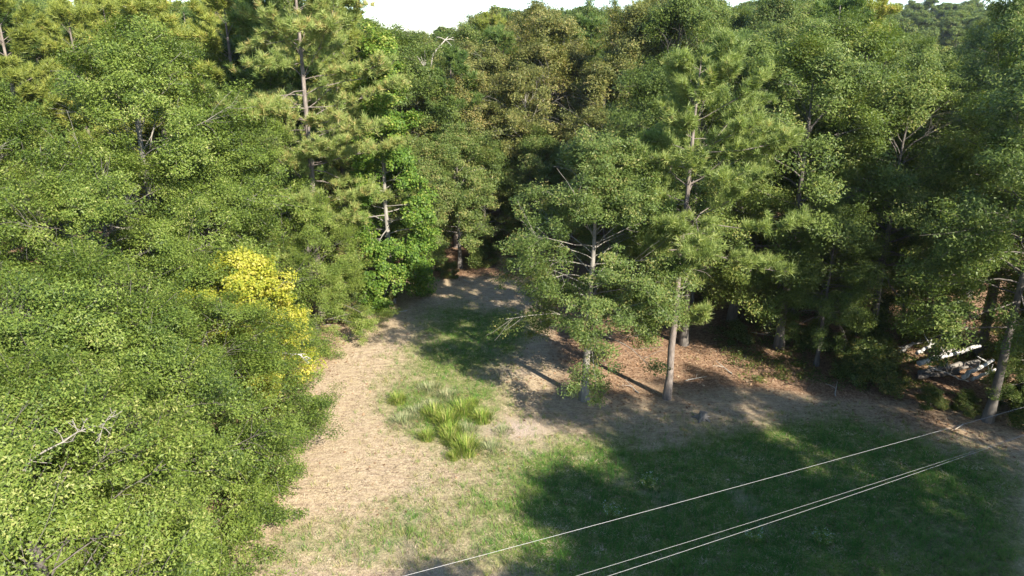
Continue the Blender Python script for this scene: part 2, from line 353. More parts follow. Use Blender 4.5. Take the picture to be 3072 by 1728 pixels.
def pine(name, label, cat, seed, H=17, R=3.5, zb=5, limbs=40, subs=12, trunk_r=.22, ntuft=3, nn=60, L=.24, W=.022, leaf='needle', bark='bark_pine',
         lean=(0, 0), split=False, loc=(0, 0, 0), rz=0, group=None, prof=None, az_bias=None, extra=(), dead=0, vmin=.36):
    rng = np.random.default_rng(seed); root = thing(name, label, cat, loc, rz, group)
    n = 12; tt = np.linspace(0, 1, n); tp = np.zeros((n, 3)); tp[:, 2] = tt*H*.97-.15
    tp[:, :2] = np.outer(tt*H*.97, lean)+np.cumsum(rng.normal(size=(n, 2))*.022*H/12, 0)
    tr = trunk_r*(1-tt)**.75+.02; tr[0] *= 1.4
    mb = MB(); mb.tube(tp, tr, 10, wob=.06, rng=rng)
    if prof is None: prof = lambda u: (1-u)**.55*(.55+.45*min(1, u*4))+.12
    C = []; D = []; BR = []
    todo = [(None, None)]*limbs+list(extra); ga = rng.random()*6.28
    for k, (zz, aa) in enumerate(todo):
        u = (4*(k//4)+2+rng.uniform(-.7, .7))/(limbs+2) if zz is None else max(0., (zz-zb)/(H-zb)); z0 = zb+(H*.95-zb)*u if zz is None else zz
        ti = z0/(H*.97); p0 = np.array([np.interp(ti, tt, tp[:, c_]) for c_ in range(3)])
        az = ga+k*2.39996+rng.normal()*.3 if aa is None else aa
        Lb = R*prof(u)*rng.uniform(.7, 1.15) if zz is None else rng.uniform(1.2, 1.9)
        if az_bias is not None and zz is None: Lb *= 1+az_bias[1]*math.cos(az-az_bias[0])
        e = -.05+.75*u+rng.normal()*.2
        d0 = np.array([math.cos(az)*math.cos(e), math.sin(az)*math.cos(e), math.sin(e)])
        br = curve(p0, d0, Lb, 6, rng, (0, 0, .12), .30); r0 = max(.012, trunk_r*.21*(1-.7*u))
        b_ = MB() if split else mb
        b_.tube(br, np.linspace(r0, .012, 7), 5, cap=False)
        for s_ in range(max(2, int(subs*(.5+.5*Lb/R)*(1 if zz is None else .55)))):
            v = rng.uniform(vmin, 1.0)**.7; q = v*6; i0 = min(5, int(q)); pb = br[i0]+(br[i0+1]-br[i0])*(q-i0)
            dd = nrm(br[i0+1]-br[i0]); side = nrm(np.cross(dd, [0, 0, 1.0]))*rng.choice([-1, 1])
            ds = nrm(dd*.7+side*rng.uniform(.3, 1.1)+np.array([0, 0, rng.uniform(-.10, .45)]))
            ls = rng.uniform(.35, .95)*(.6+.4*R/3.5); sb = curve(pb, ds, ls, 3, rng, (0, 0, .35), .15)
            b_.tube(sb, [.013, .011, .010, .008], 4, cap=False)
            for w_ in np.linspace(.4, 1.0, ntuft):
                q = w_*3; i1 = min(2, int(q)); C.append(sb[i1]+(sb[i1+1]-sb[i1])*(q-i1)+rng.normal(size=3)*.05); D.append(nrm(sb[i1+1]-sb[i1]))
        for i1 in (3, 4, 5, 6): C.append(br[i1]+rng.normal(size=3)*.08); D.append(nrm(br[i1]-br[i1-1]))
        if split: BR.append(b_)
    for k in range(dead):                                                    # bare dead limbs below the crown
        z0 = rng.uniform(zb*.55, H*.75); p0 = np.array([np.interp(z0/(H*.97), tt, tp[:, c_]) for c_ in range(3)]); az = rng.random()*6.28
        b_ = MB() if split else mb
        br = curve(p0, [math.cos(az), math.sin(az), .1], rng.uniform(.8, 2.4), 5, rng, (0, 0, -.1), .3); b_.tube(br, np.linspace(.022, .008, 6), 4, cap=False)
        for s_ in range(3):
            sb = curve(br[2+s_ % 3], nrm(br[-1]-br[0])+rng.normal(size=3)*.6, .6, 3, rng); b_.tube(sb, [.009, .008, .006, .005], 3, cap=False)
        if split: BR.append(b_)
    for k in range(6): C.append(tp[-1]+rng.normal(size=3)*.2); D.append(np.array([0, 0, 1.0]))
    mb.build('trunk', M[bark], root, True)
    for b_ in BR: b_.build('branch', M[bark], root, True)
    nd = MB(); needles(nd, np.array(C), np.array(D), nn, L, W, rng); nd.build('crown', M[leaf], root)
    return root

def put(src, x, y, rz, s, label, group=None, sz=None):
    return dup(src, (x, y, float(gz(x, y))), rz, (s, s, sz if sz else s), label, group)
def at0(o, x, y, rz=0., s=1., sz=None):
    o.location = (x, y, float(gz(x, y))); o.rotation_euler = (0, 0, rz); o.scale = (s, s, sz if sz else s); return o

# ------------------------------------------------------------------ the oaks massed along the left side
broad = lambda u: (math.sin(math.pi*min(1, .30+.66*u)))**.55
G = 'broad oaks massed along the left of the clearing'
oA = broadleaf('oak_tree', 'low broad oak closest to the viewer, its crown filling the bottom left corner', 'tree', 11, H=8, R=4.6, zb=.6, limbs=78, subs=8, span=(.5, 1.0), lvar=(.60, 1.18), gap=.20, limb_r=.22, nleaf=235000, bark='bark_dark',
               L=.08, W=.042, rc=.52, low=-.15, high=1.1, prof=broad, trunk_r=.2, group=G)
oB = broadleaf('oak_tree', 'rounded oak whose hem touches the straw at the left edge of the clearing', 'tree', 12, H=10, R=5.0, zb=.6, limbs=64, subs=8, span=(.5, 1.0), lvar=(.60, 1.18), gap=.26, limb_r=.24, bark='bark_dark', nleaf=235000,
               L=.085, W=.043, rc=.54, low=-.15, high=1.1, prof=broad, trunk_r=.24, group=G)
oC = broadleaf('oak_tree', 'tallest oak of the left mass, its top just reaching the sky beside the pines', 'tree', 13, H=16, R=5.6, zb=2.0, limbs=76, subs=8, span=(.5, 1.0), lvar=(.60, 1.18), gap=.18, limb_r=.24, nleaf=235000,
               L=.10, W=.055, rc=.62, low=-.15, high=1.1, prof=broad, trunk_r=.32, bark='bark_pale', group=G)
at0(oA, -12.2, 15.6, 3.2, 1.0)
at0(oB, -12.3, 25.6, 0, .95, sz=.72)
at0(oC, -18.5, 36.5, 0, 1.06)
put(oA, -15.0, 21.5, 2.2, 1.12, 'low spreading oak just behind the corner oak, under the dead grey branch', G)
put(oB, -21.0, 23.5, 1.1, 1.1, 'broad oak against the left picture edge halfway up', G)
put(oA, -12.6, 22.0, 5.1, .95, 'low oak at the clearing edge right of the dead grey branch, leafy to the ground', G)
put(oA, -18.5, 16.5, 4.0, 1.1, 'low oak crown cut by the left picture edge near the bottom', G)
put(oB, -18.6, 31.4, 3.0, 1.15, 'oak in the middle of the left mass, behind the two low ones', G)
put(oB, -15.6, 36.4, 4.4, 1.02, 'oak just left of the bright yellow tree', G)
put(oC, -24.5, 33.0, 2.0, .96, 'tall oak by the left picture edge below the yellow green pines', G)
put(oC, -15.2, 40.0, 3.6, .86, 'tall oak rising behind the yellow tree beside the left pine', G)
put(oB, -25.5, 27.0, 5.2, 1.25, 'oak mostly cut off by the left picture edge', G)
put(oB, -11.9, 41.2, .9, .78, 'small oak filling the gap between the yellow tree and the bright green column tree', G)

# ------------------------------------------------------------------ yellow tree in front of them
yel = broadleaf('yellow_tree', 'small tree with bright yellow autumn leaves at the left edge of the clearing', 'tree', 21, H=8.0, R=2.3, zb=1.0, limbs=42, subs=6, gap=.08, nleaf=60000,
                L=.11, W=.075, rc=.42, leaf='yellow_leaf', bark='bark_oak', low=.1, high=1.1, trunk_r=.10, split=True)
at0(yel, -12.0, 31.6, 0)
y2 = broadleaf('yellow_vine', 'yellow leaved climber spilling over the oak below the yellow tree', 'vine', 22, H=2.9, R=1.6, zb=.4, limbs=18, subs=4, nleaf=12000,
               L=.11, W=.075, rc=.35, leaf='yellow_leaf', low=.0, high=.9, trunk_r=.05)
at0(y2, -13.6, 29.6); y2.location.z += 3.6

# ------------------------------------------------------------------ left pine, column tree, back of the clearing
lp = pine('pine_tree', 'tall pine left of the bright column tree, trunk showing between tiers of needles', 'tree', 31, H=23, R=5.4, zb=6.0, limbs=72, subs=26, vmin=.08, trunk_r=.21,
          ntuft=3, nn=44, L=.34, W=.036, split=True, dead=14, prof=lambda u: (1-u)**.36*(.6+.4*min(1, u*4))+.10)
at0(lp, -12.0, 43.0)
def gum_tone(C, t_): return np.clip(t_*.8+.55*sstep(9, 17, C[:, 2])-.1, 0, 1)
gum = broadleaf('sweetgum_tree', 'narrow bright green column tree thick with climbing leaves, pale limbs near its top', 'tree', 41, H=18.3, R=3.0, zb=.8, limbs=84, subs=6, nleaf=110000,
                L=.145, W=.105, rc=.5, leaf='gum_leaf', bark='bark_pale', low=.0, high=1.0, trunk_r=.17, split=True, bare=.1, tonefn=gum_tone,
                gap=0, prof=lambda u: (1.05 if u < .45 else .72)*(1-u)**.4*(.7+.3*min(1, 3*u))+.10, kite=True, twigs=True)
at0(gum, -8.0, 46.2)

# ------------------------------------------------------------------ centre oak and right pine in the clearing
co = broadleaf('water_oak_tree', 'airy green oak standing alone in the centre, pale trunk and bare lower limbs', 'tree', 52, H=13.6, R=3.6, zb=3.5, limbs=72, subs=8, limb_r=.20, gap=.10, nleaf=200000,
               L=.10, W=.05, rc=.5, leaf='olive_leaf', bark='bark_pale', low=.15, high=1.1, trunk_r=.18, split=True, bare=.10, droop=-.5, lean=(.02, -.01),
               prof=lambda u: .72+.42*math.sin(math.pi*min(1, u*1.0+.12)) if u < .6 else 1.12*(1-u)**.45*1.05)
at0(co, 3.6, 32.4)
rp = pine('pine_tree', 'slender pine right of the centre oak with long bare trunk and yellow green tiers', 'tree', 61, H=16.9, R=3.9, zb=6.9, limbs=50, subs=22, vmin=.30, trunk_r=.165,
          ntuft=3, nn=46, L=.31, W=.031, split=True, lean=(.018, -.012), az_bias=(.0, .45), dead=8,
          extra=((5.9, .2), (5.4, 2.7), (4.9, -.5), (3.9, .3)))
at0(rp, 7.7, 32.6)

# ------------------------------------------------------------------ kinds of woodland tree
GW = 'broadleaf trees of the wood behind the clearing'
tall = lambda u: (math.sin(math.pi*min(1, .22+.74*u)))**.6
dA = broadleaf('broadleaf_tree', 'dark green tree second to the right of the slender pine', 'tree', 71, H=17, R=4.3, zb=4.6, limbs=60, subs=6, nleaf=105000,
               L=.13, W=.065, rc=.75, leaf='woodland_leaf', bark='bark_dark', low=.0, high=1.1, prof=tall, trunk_r=.22, bare=.06, gap=.22)
dB = broadleaf('broadleaf_tree', 'tall airy pale limbed tree with thick trunk in front of the log pile', 'tree', 72, H=17, R=4.6, zb=5.0, limbs=58, subs=6, limb_r=.24, nleaf=105000,
               L=.13, W=.065, rc=.7, leaf='woodland_leaf', bark='bark_dark', low=.1, high=1.15, prof=tall, trunk_r=.20, bare=.12, droop=-.45, gap=.22)
dC = broadleaf('broadleaf_tree', 'olive leaved tree at the far end of the clearing over the dark gap', 'tree', 73, H=12, R=3.8, zb=2.6, limbs=44, subs=6, nleaf=70000,
               L=.13, W=.07, rc=.62, leaf='olive_leaf', bark='bark_oak', low=.05, high=1.0, trunk_r=.17, bare=.1)
bA = broadleaf('brown_tree', 'brownish thinning tree with bare pale twigs left of the centre oak top', 'tree', 81, H=15, R=4.2, zb=4, limbs=50, subs=7, nleaf=52000,
               L=.14, W=.075, rc=.6, leaf='brown_leaf', bark='bark_pale', low=.25, high=1.2, prof=tall, trunk_r=.2, bare=.30)
bB = broadleaf('brown_tree', 'rust tinged tree with bare twig ends behind the centre oak', 'tree', 82, H=15, R=4.4, zb=4, limbs=50, subs=7, nleaf=60000,
               L=.14, W=.075, rc=.62, leaf='brown_leaf', bark='bark_oak', low=.2, high=1.2, prof=tall, trunk_r=.2, bare=.20)
pA = pine('pine_tree', 'yellow green pine in the top left corner of the picture', 'tree', 91, H=20, R=4.2, zb=7, limbs=46, subs=22, trunk_r=.24, ntuft=3, nn=30, L=.40, W=.052, leaf='needle_warm')
pB = pine('pine_tree', 'dark blue green pine behind the olive tree at the far end of the clearing', 'tree', 92, H=16.5, R=3.2, zb=5, limbs=44, subs=20, trunk_r=.2, ntuft=3, nn=30, L=.38, W=.050, leaf='needle_cool')
fA = broadleaf('far_tree', 'distant rounded broadleaf tree on the hazy rise at the top right', 'tree', 95, H=16, R=4.8, zb=3, limbs=34, subs=5, nleaf=22000,
               L=.34, W=.22, rc=.95, leaf='woodland_leaf', bark='bark_dark', low=.1, high=1.1, prof=tall, trunk_r=.25, twigs=False)
fB = broadleaf('far_tree', 'distant olive broadleaf tree on the hazy rise at the top right', 'tree', 96, H=15, R=5.0, zb=3, limbs=34, subs=5, nleaf=22000,
               L=.34, W=.22, rc=.95, leaf='olive_leaf', bark='bark_dark', low=.1, high=1.1, prof=tall, trunk_r=.25, twigs=False)

# right hand wood edge
at0(dA, 15.4, 38.8, 0, 1.0)
at0(dB, 22.3, 30.4, .5, .96)
put(dA, 13.9, 43.0, 1.5, 1.0, 'dark green tree behind the slender pine, its pale trunk showing below')
put(dB, 16.6, 36.4, 2.4, .55, 'short leafy tree at the left end of the bush row, right of the pine')
put(dA, 20.5, 38.6, 3.3, .90, 'dark green tree directly behind the bushes left of the log pile')
put(dA, 26.2, 37.5, 5.0, 1.0, 'dark green tree behind the log pile')
put(dB, 25.6, 33.0, 3.9, .92, 'slim pale limbed tree behind the thick trunked one at right')
put(dB, 18.2, 44.5, .8, 1.08, 'pale limbed tree in the second row of the right hand wood, left part')
put(dA, 24.0, 45.0, 2.2, .94, 'dark full tree in the second row of the right hand wood, middle part')
put(dB, 30.0, 43.0, 4.7, 1.1, 'leaning pale limbed tree above the sunlit red litter')
put(dC, 31.4, 47.5, 1.9, .95, 'yellow tinged tree in the top right corner of the picture', sz=1.68)
put(dA, 10.0, 39.2, 2.6, .88, 'dark tree close behind the slender pine, its shaded trunk beside the pine trunk')
put(dA, 9.6, 47.0, 4.1, .95, 'dark tree between the centre oak and the slender pine, deep in shade')
put(dC, 18.6, 41.5, 1.2, .62, 'small understory tree in the shade right of the pine, between two dark trees')
put(dC, 23.5, 41.0, 3.1, .66, 'small understory tree behind the log pile heap at its right')
put(dC, 28.8, 37.0, 5.1, .72, 'leafy small tree at the right picture edge behind the log pile')
put(dC, 12.2, 46.5, .4, .60, 'small understory tree far back in the shade right of the slender pine')
put(dC, 23.9, 30.9, 2.0, .48, 'leafy low tree at the right picture edge beside the thick trunk')
# far end of the clearing
at0(dC, -4.0, 54.0, 0, .88)
put(dC, -6.6, 51.8, 2.0, .82, 'smaller olive tree leaning over the clearing beside the bright column tree')
put(dC, 2.2, 56.0, 3.8, .85, 'low dark olive tree at the far end behind the centre oak')
put(dC, 6.6, 50.5, 5.0, .85, 'olive green tree right behind the centre oak crown')
put(dC, -2.2, 57.5, 1.0, .8, 'low olive tree deep in the dark gap at the far end of the clearing')
at0(bA, 1.0, 60.0, 0, 1.0)
at0(bB, 7.0, 58.0, 0, 1.02)
put(bA, -2.5, 66.0, 2.0, 1.08, 'brown tipped tree behind the dark blue green pine')
put(bB, 4.6, 67.0, 1.2, 1.06, 'brown tipped tree in the row behind the two rust tinged ones')
put(bA, 11.0, 64.0, 3.4, 1.05, 'brown tipped tree above the top of the slender pine')
put(bB, -9.8, 60.0, 4.0, 1.02, 'brown leaved tree close behind the bright column tree')
at0(pB, -4.6, 60.0, 0, 1.0)
# pines of the upper left
GP = 'yellow green pines behind the oaks on the left'
at0(pA, -32.5, 44.0, 0, 1.0)
put(pA, -33.6, 51.0, 1.0, 1.02, 'yellow green pine behind the corner pine, cut by the left picture edge')
put(pA, -27.0, 52.0, 2.0, .98, 'yellow green pine behind the tallest left oak')
put(pA, -23.0, 49.0, 3.0, 1.0, 'yellow green pine between the tallest left oak and the left pine')
put(pA, -18.5, 50.0, 4.3, 1.02, 'yellow green pine close behind and left of the left pine')
put(pB, -15.5, 48.5, 5.3, 1.22, 'dark shaded pine immediately behind the left pine')
put(pA, -12.5, 54.0, .7, 1.0, 'pine behind the left pine and the bright column tree')

# ------------------------------------------------------------------ the wood behind, tree by tree
def sky_line(b):
    """how high above eye level (tangent) the tree tops stand, by bearing x/y"""
    return float(np.interp(b, [-.8, -.5, -.22, -.17, -.12, -.07, -.02, .1, .25, .4, .46, .50, .59, .63, .74], [.045, .045, .03, .004, .001, .012, .030, .034, .040, .045, .045, -.016, -.016, .03, .045]))
GPF = 'pines in the wood behind the clearing'; GBF = 'brownish trees in the wood behind the clearing'; GFF = 'trees of the far wood along the skyline'
rr = random.Random(5)
KEEP = {1, 2, 3, 6, 7, 8, 9, 10, 11, 12, 13, 14, 17, 18, 19, 20, 21, 22, 23, 24, 25, 26, 32, 33, 34, 36, 37, 38, 39, 40, 41, 42, 43, 44, 46, 51, 52, 53, 54, 56, 57, 58, 59, 60, 61, 62, 63, 64, 65, 66, 67, 72, 73, 74, 75, 76, 78, 79, 80, 81, 82, 83, 87, 94, 95, 97, 100, 101, 102, 103, 106, 108, 110, 117, 120, 125, 126, 127, 128, 130, 131, 133, 135, 143, 145, 147, 148, 152, 153, 154, 160, 163, 164, 166, 167, 172, 179, 181, 184, 185, 196, 198, 199, 203, 206, 207, 208, 209, 210, 211, 212, 223, 230, 232, 241, 253, 254, 268, 273, 275, 276, 278, 279, 290, 291, 295, 296, 299, 300, 302, 309, 310, 311, 314, 315, 317, 320, 321, 322, 324, 329, 334, 336, 337, 338, 340, 341, 346, 351, 360, 364, 365, 366, 367, 368, 369, 377, 383, 386, 392, 394, 403, 405, 408, 409, 410, 412, 414, 415, 417, 418, 431, 434, 435, 436, 439, 442, 444, 462, 465, 466, 467, 469, 486, 487, 488, 489, 491, 493, 494, 499, 521, 527, 545, 553, 559, 561, 564, 565, 566, 582, 586, 599, 611, 612, 614, 615, 616, 624, 628, 632, 633, 637, 639, 643, 645, 650, 654, 655, 657, 658, 659, 661, 662, 665, 666, 667, 668, 671, 673, 675, 677, 680, 681, 682, 686, 688, 691, 698, 699, 701, 703, 706, 707, 709, 712, 714, 715, 716, 717, 724, 727, 728, 730, 731, 732, 737}     # trees of the wood that show from the clearing side
LABEL = {
    1: 'dark green tree below the skyline above the bush row',
    2: 'dark green tree in the wood above the log pile, leftmost',
    3: 'dark green tree in the wood above the log pile, rightmost',
    8: 'yellowish pine in the wood over the left oaks, rightmost',
    9: 'dark green tree in the wood behind the left pine, leftmost',
    10: 'dark green tree below the skyline above the slender pine, second from left',
    11: 'bluish pine at the skyline above the bush row, leftmost',
    12: 'dark green tree below the skyline above the log pile, leftmost',
    13: 'dark green tree in the wood above the log pile, second from left',
    14: 'dark green tree below the skyline above the log pile, rightmost',
    17: 'bluish pine below the skyline over the left oaks',
    18: 'yellowish pine below the skyline over the left oaks, third from left',
    19: 'yellowish pine below the skyline over the left oaks, fourth from left',
    20: 'olive green tree in the wood over the left oaks',
    21: 'dark green tree in the wood behind the left pine, rightmost',
    22: 'dark green tree in the wood behind the bright column tree, leftmost',
    23: 'dark green tree below the skyline above the slender pine, leftmost',
    24: 'bluish pine below the skyline above the slender pine',
    26: 'dark green tree below the skyline above the log pile, fourth from left',
    32: 'yellowish pine below the skyline over the left oaks, second from left',
    33: 'yellowish pine in the wood over the left oaks, leftmost',
    34: 'yellowish pine below the skyline over the left oaks, rightmost',
    36: 'dark green tree below the skyline behind the left pine',
    37: 'dark green tree in the wood behind the bright column tree, rightmost',
    38: 'brownish tree in the wood above the far end of the clearing',
    39: 'brownish tree in the wood above the centre oak',
    40: 'brownish tree below the skyline above the centre oak, rightmost',
    41: 'brownish tree below the skyline above the slender pine',
    43: 'dark green tree below the skyline above the slender pine, rightmost',
    44: 'bluish pine below the skyline above the bush row',
    51: 'dark green tree below the skyline over the left oaks',
    52: 'dark green tree at the skyline over the left oaks, leftmost',
    53: 'yellowish pine in the wood over the left oaks, second from left',
    56: 'bluish pine below the skyline behind the left pine',
    57: 'olive green tree in the wood behind the bright column tree',
    58: 'dark green tree in the wood above the far end of the clearing',
    59: 'bluish pine below the skyline above the far end of the clearing',
    60: 'brownish tree below the skyline above the centre oak, leftmost',
    61: 'brownish tree below the skyline above the centre oak, second from left',
    63: 'dark green tree below the skyline above the slender pine, third from left',
    64: 'dark green tree at the skyline above the slender pine, rightmost',
    65: 'dark green tree below the skyline above the log pile, second from left',
    66: 'dark green tree below the skyline above the log pile, fifth from left',
    72: 'yellowish pine below the skyline over the left oaks, leftmost',
    74: 'dark green tree at the skyline over the left oaks, rightmost',
    75: 'bluish pine at the skyline over the left oaks',
    76: 'dark green tree at the skyline behind the left pine',
    78: 'olive green tree below the skyline behind the bright column tree, leftmost',
    79: 'brownish tree below the skyline above the far end of the clearing, rightmost',
    80: 'brownish tree at the skyline above the centre oak, leftmost',
    81: 'bluish pine below the skyline above the centre oak',
    82: 'brownish tree at the skyline above the centre oak, rightmost',
    83: 'dark green tree at the skyline above the slender pine, leftmost',
    97: 'yellowish pine at the skyline over the left oaks, rightmost',
    100: 'brownish tree below the skyline behind the bright column tree',
    101: 'dark green tree below the skyline above the far end of the clearing',
    102: 'bluish pine at the skyline above the centre oak, leftmost',
    103: 'yellowish pine below the skyline above the centre oak',
    106: 'olive green tree at the skyline above the slender pine, rightmost',
    108: 'dark green tree below the skyline above the log pile, third from left',
    110: 'dark green tree below the skyline above the log pile, eighth from left',
    117: 'olive green tree at the skyline over the left oaks',
    125: 'yellowish pine at the skyline above the far end of the clearing',
    126: 'dark green tree below the skyline above the centre oak',
    127: 'olive green tree below the skyline above the centre oak',
    128: 'yellowish pine at the skyline above the centre oak',
    130: 'dark green tree at the skyline above the slender pine, third from left',
    131: 'dark green tree at the skyline above the bush row, leftmost',
    133: 'bluish pine at the skyline above the bush row, rightmost',
    135: 'dark green tree below the skyline above the log pile, seventh from left',
    143: 'dark green tree at the skyline over the left oaks, second from left',
    147: 'brownish tree at the skyline above the far end of the clearing, leftmost',
    148: 'dark green tree at the skyline above the centre oak',
    152: 'yellowish pine at the skyline above the bush row',
    153: 'olive green tree below the skyline above the log pile, leftmost',
    154: 'dark green tree at the skyline above the log pile',
    160: 'yellowish pine at the skyline over the left oaks, third from left',
    163: 'olive green tree below the skyline behind the bright column tree, rightmost',
    164: 'brownish tree below the skyline above the far end of the clearing, leftmost',
    166: 'brownish tree at the skyline above the centre oak, second from left',
    172: 'dark green tree below the skyline above the log pile, sixth from left',
    179: 'yellowish pine at the skyline over the left oaks, second from left',
    181: 'olive green tree at the skyline behind the left pine',
    184: 'brownish tree at the skyline above the far end of the clearing, rightmost',
    185: 'olive green tree at the skyline above the centre oak, second from left',
    203: 'bluish pine below the skyline behind the bright column tree',
    206: 'bluish pine at the skyline above the centre oak, rightmost',
    207: 'dark green tree at the skyline above the slender pine, second from left',
    211: 'yellowish pine below the skyline above the log pile',
    212: 'olive green tree below the skyline above the log pile, rightmost',
    223: 'dark green tree at the skyline behind the bright column tree',
    232: 'dark green tree at the skyline above the bush row, rightmost',
    241: 'yellowish pine at the skyline over the left oaks, leftmost',
    253: 'olive green tree at the skyline above the slender pine, leftmost',
    254: 'dark green tree at the skyline above the slender pine, fourth from left',
    273: 'olive green tree at the skyline above the far end of the clearing',
    275: 'olive green tree at the skyline above the centre oak, leftmost',
    276: 'olive green tree at the skyline above the centre oak, rightmost',
    299: 'distant dark green tree at the skyline above the slender pine, leftmost',
    300: 'distant dark green tree at the skyline above the slender pine, third from left',
    320: 'distant dark green tree at the skyline above the slender pine, fifth from left',
    321: 'distant dark green tree at the skyline above the bush row, leftmost',
    324: 'distant olive green tree below the skyline above the log pile, rightmost',
    329: 'distant olive green tree at the skyline over the left oaks',
    334: 'distant dark green tree at the skyline behind the left pine',
    338: 'distant dark green tree at the skyline above the far end of the clearing, rightmost',
    341: 'distant dark green tree at the skyline above the slender pine, fourth from left',
    364: 'distant dark green tree at the skyline above the slender pine, second from left',
    365: 'distant olive green tree at the skyline above the slender pine, rightmost',
    367: 'distant olive green tree below the skyline above the bush row',
    386: 'distant dark green tree at the skyline above the centre oak, leftmost',
    392: 'distant olive green tree at the skyline above the bush row',
    409: 'distant bluish pine below the skyline behind the bright column tree',
    410: 'distant dark green tree at the skyline above the far end of the clearing, leftmost',
    415: 'distant olive green tree at the skyline above the slender pine, leftmost',
    436: 'distant olive green tree below the skyline above the far end of the clearing',
    467: 'distant dark green tree at the skyline above the centre oak, rightmost',
    493: 'distant dark green tree below the skyline above the far end of the clearing',
    494: 'distant olive green tree at the skyline above the far end of the clearing',
    564: 'distant dark green tree at the skyline above the slender pine, rightmost',
    611: 'distant dark green tree at the skyline above the log pile, rightmost',
    614: 'distant olive green tree at the skyline above the log pile, fifth from left',
    615: 'distant dark green tree at the skyline above the log pile, 20th from left',
    616: 'distant olive green tree at the skyline above the log pile, eighth from left',
    628: 'distant dark green tree at the skyline above the log pile, twelfth from left',
    637: 'distant dark green tree at the skyline above the log pile, 19th from left',
    639: 'distant dark green tree at the skyline above the log pile, third from left',
    643: 'distant dark green tree at the skyline above the log pile, fourteenth from left',
    645: 'distant dark green tree at the skyline above the log pile, 16th from left',
    650: 'distant dark green tree at the skyline above the bush row, second from left',
    654: 'distant dark green tree at the skyline above the log pile, tenth from left',
    655: 'distant dark green tree at the skyline above the log pile, ninth from left',
    657: 'distant dark green tree below the skyline above the log pile, leftmost',
    659: 'distant dark green tree below the skyline above the log pile, rightmost',
    662: 'distant dark green tree at the skyline above the log pile, 18th from left',
    666: 'distant olive green tree below the skyline above the log pile, third from left',
    667: 'distant dark green tree at the skyline above the log pile, thirteenth from left',
    668: 'distant olive green tree at the skyline above the log pile, third from left',
    673: 'distant dark green tree at the skyline above the log pile, sixth from left',
    677: 'distant dark green tree at the skyline above the log pile, eleventh from left',
    681: 'distant olive green tree below the skyline above the log pile, second from left',
    688: 'distant dark green tree at the skyline above the bush row, rightmost',
    691: 'distant dark green tree at the skyline above the log pile, fifth from left',
    698: 'distant olive green tree at the skyline above the log pile, sixth from left',
    699: 'distant dark green tree at the skyline above the log pile, fourth from left',
    701: 'distant olive green tree below the skyline above the log pile, leftmost',
    703: 'distant dark green tree at the skyline above the log pile, seventh from left',
    706: 'distant dark green tree at the skyline above the log pile, second from left',
    709: 'distant olive green tree at the skyline above the log pile, fourth from left',
    714: 'distant dark green tree at the skyline above the log pile, 15th from left',
    715: 'distant olive green tree at the skyline above the log pile, second from left',
    716: 'distant dark green tree at the skyline above the log pile, 17th from left',
    717: 'distant dark green tree at the skyline above the log pile, leftmost',
    727: 'distant olive green tree at the skyline above the log pile, leftmost',
    728: 'distant dark green tree at the skyline above the log pile, eighth from left',
    731: 'distant olive green tree at the skyline above the log pile, rightmost',
    737: 'distant olive green tree at the skyline above the log pile, seventh from left',
}
fill_n = [0]; filled = {}
def try_fill(y0, y1, step, far):
    y = y0
    while y < y1:
        hw = .78*y+6; x = -hw+rr.random()*step
        while x < hw:
            px, py = x+rr.uniform(-.35, .35)*step, y+rr.uniform(-.35, .35)*step; b = px/py
            x += step*rr.uniform(.85, 1.2)
            if py < 58 and -13 < px < 12 and py < 62: continue
            if py < 50 and (px < 16): continue
            if py < 54 and -40 < px < -10: continue
            mx = CAM_H+py*sky_line(b)-float(gz(px, py))
            h = min(mx, rr.uniform(.80, 1.02)*mx, 23) if not far else mx*rr.uniform(.84, 1.02)
            if h < 6: continue
            q = rr.random(); rz = rr.random()*6.28
            if far:
                src, H0 = (fA, 16) if q < .5 else ((fB, 15) if q < .78 else (pB, 16.5)); lab = 'distant tree of the far wood along the skyline'; grp = GFF
                if src is pB: lab = 'distant pine standing out of the far wood along the skyline'; grp = 'pines of the far wood along the skyline'
            elif -.13 < b < .22 and q < (.6 if py < 85 else .25): src, H0 = (bA, 15) if rr.random() < .5 else (bB, 15); lab = 'brownish half bare tree in the wood behind the clearing'; grp = GBF
            elif q > .80 or (b < -.2 and q > .45): src, H0 = (pA, 20) if rr.random() < (.75 if b < -.1 else .3) else (pB, 16.5); lab = 'pine in the wood behind the clearing'; grp = GPF
            else: src, H0 = rr.choice([(dA, 17), (dB, 17), (dA, 17), (dC, 12)]); lab = 'dark green broadleaf tree in the wood behind the clearing'; grp = GW
            s = h/(H0*.96); fill_n[0] += 1
            if KEEP is not None and fill_n[0] not in KEEP: [rr.uniform(0, 1) for _ in range(1)]; continue
            sxy = min(s, 1.15)*rr.uniform(.92, 1.1) if not far else s*rr.uniform(.85, 1.1)
            ft = put(src, px, py, rz, sxy, LABEL.get(fill_n[0], lab), grp, sz=s); filled[ft.name] = fill_n[0]
        y += step*.86
try_fill(48, 84, 5.6, False)
try_fill(84, 130, 8.0, False)
try_fill(130, 235, 11.0, True)
for k in range(130):                                                      # the hazy rise at the top right
    py = rr.uniform(240, 400); px = py*rr.uniform(.47, .67)
    src = rr.choice([fA, fB, fA])
    fill_n[0] += 1
    if k == 0: at0(fA, px, py, 0, 1.0); continue
    if k == 1: at0(fB, px, py, 0, 1.0); continue
    rz = rr.random()*6.28; s_ = rr.uniform(.8, 1.15)
    if KEEP is not None and fill_n[0] not in KEEP: continue
    ft = put(src, px, py, rz, s_, LABEL.get(fill_n[0]) or (fA['label'] if src is fA else fB['label']), 'trees on the hazy rise at the top right'); filled[ft.name] = fill_n[0]
tag(fA, group='trees on the hazy rise at the top right'); tag(fB, group='trees on the hazy rise at the top right')
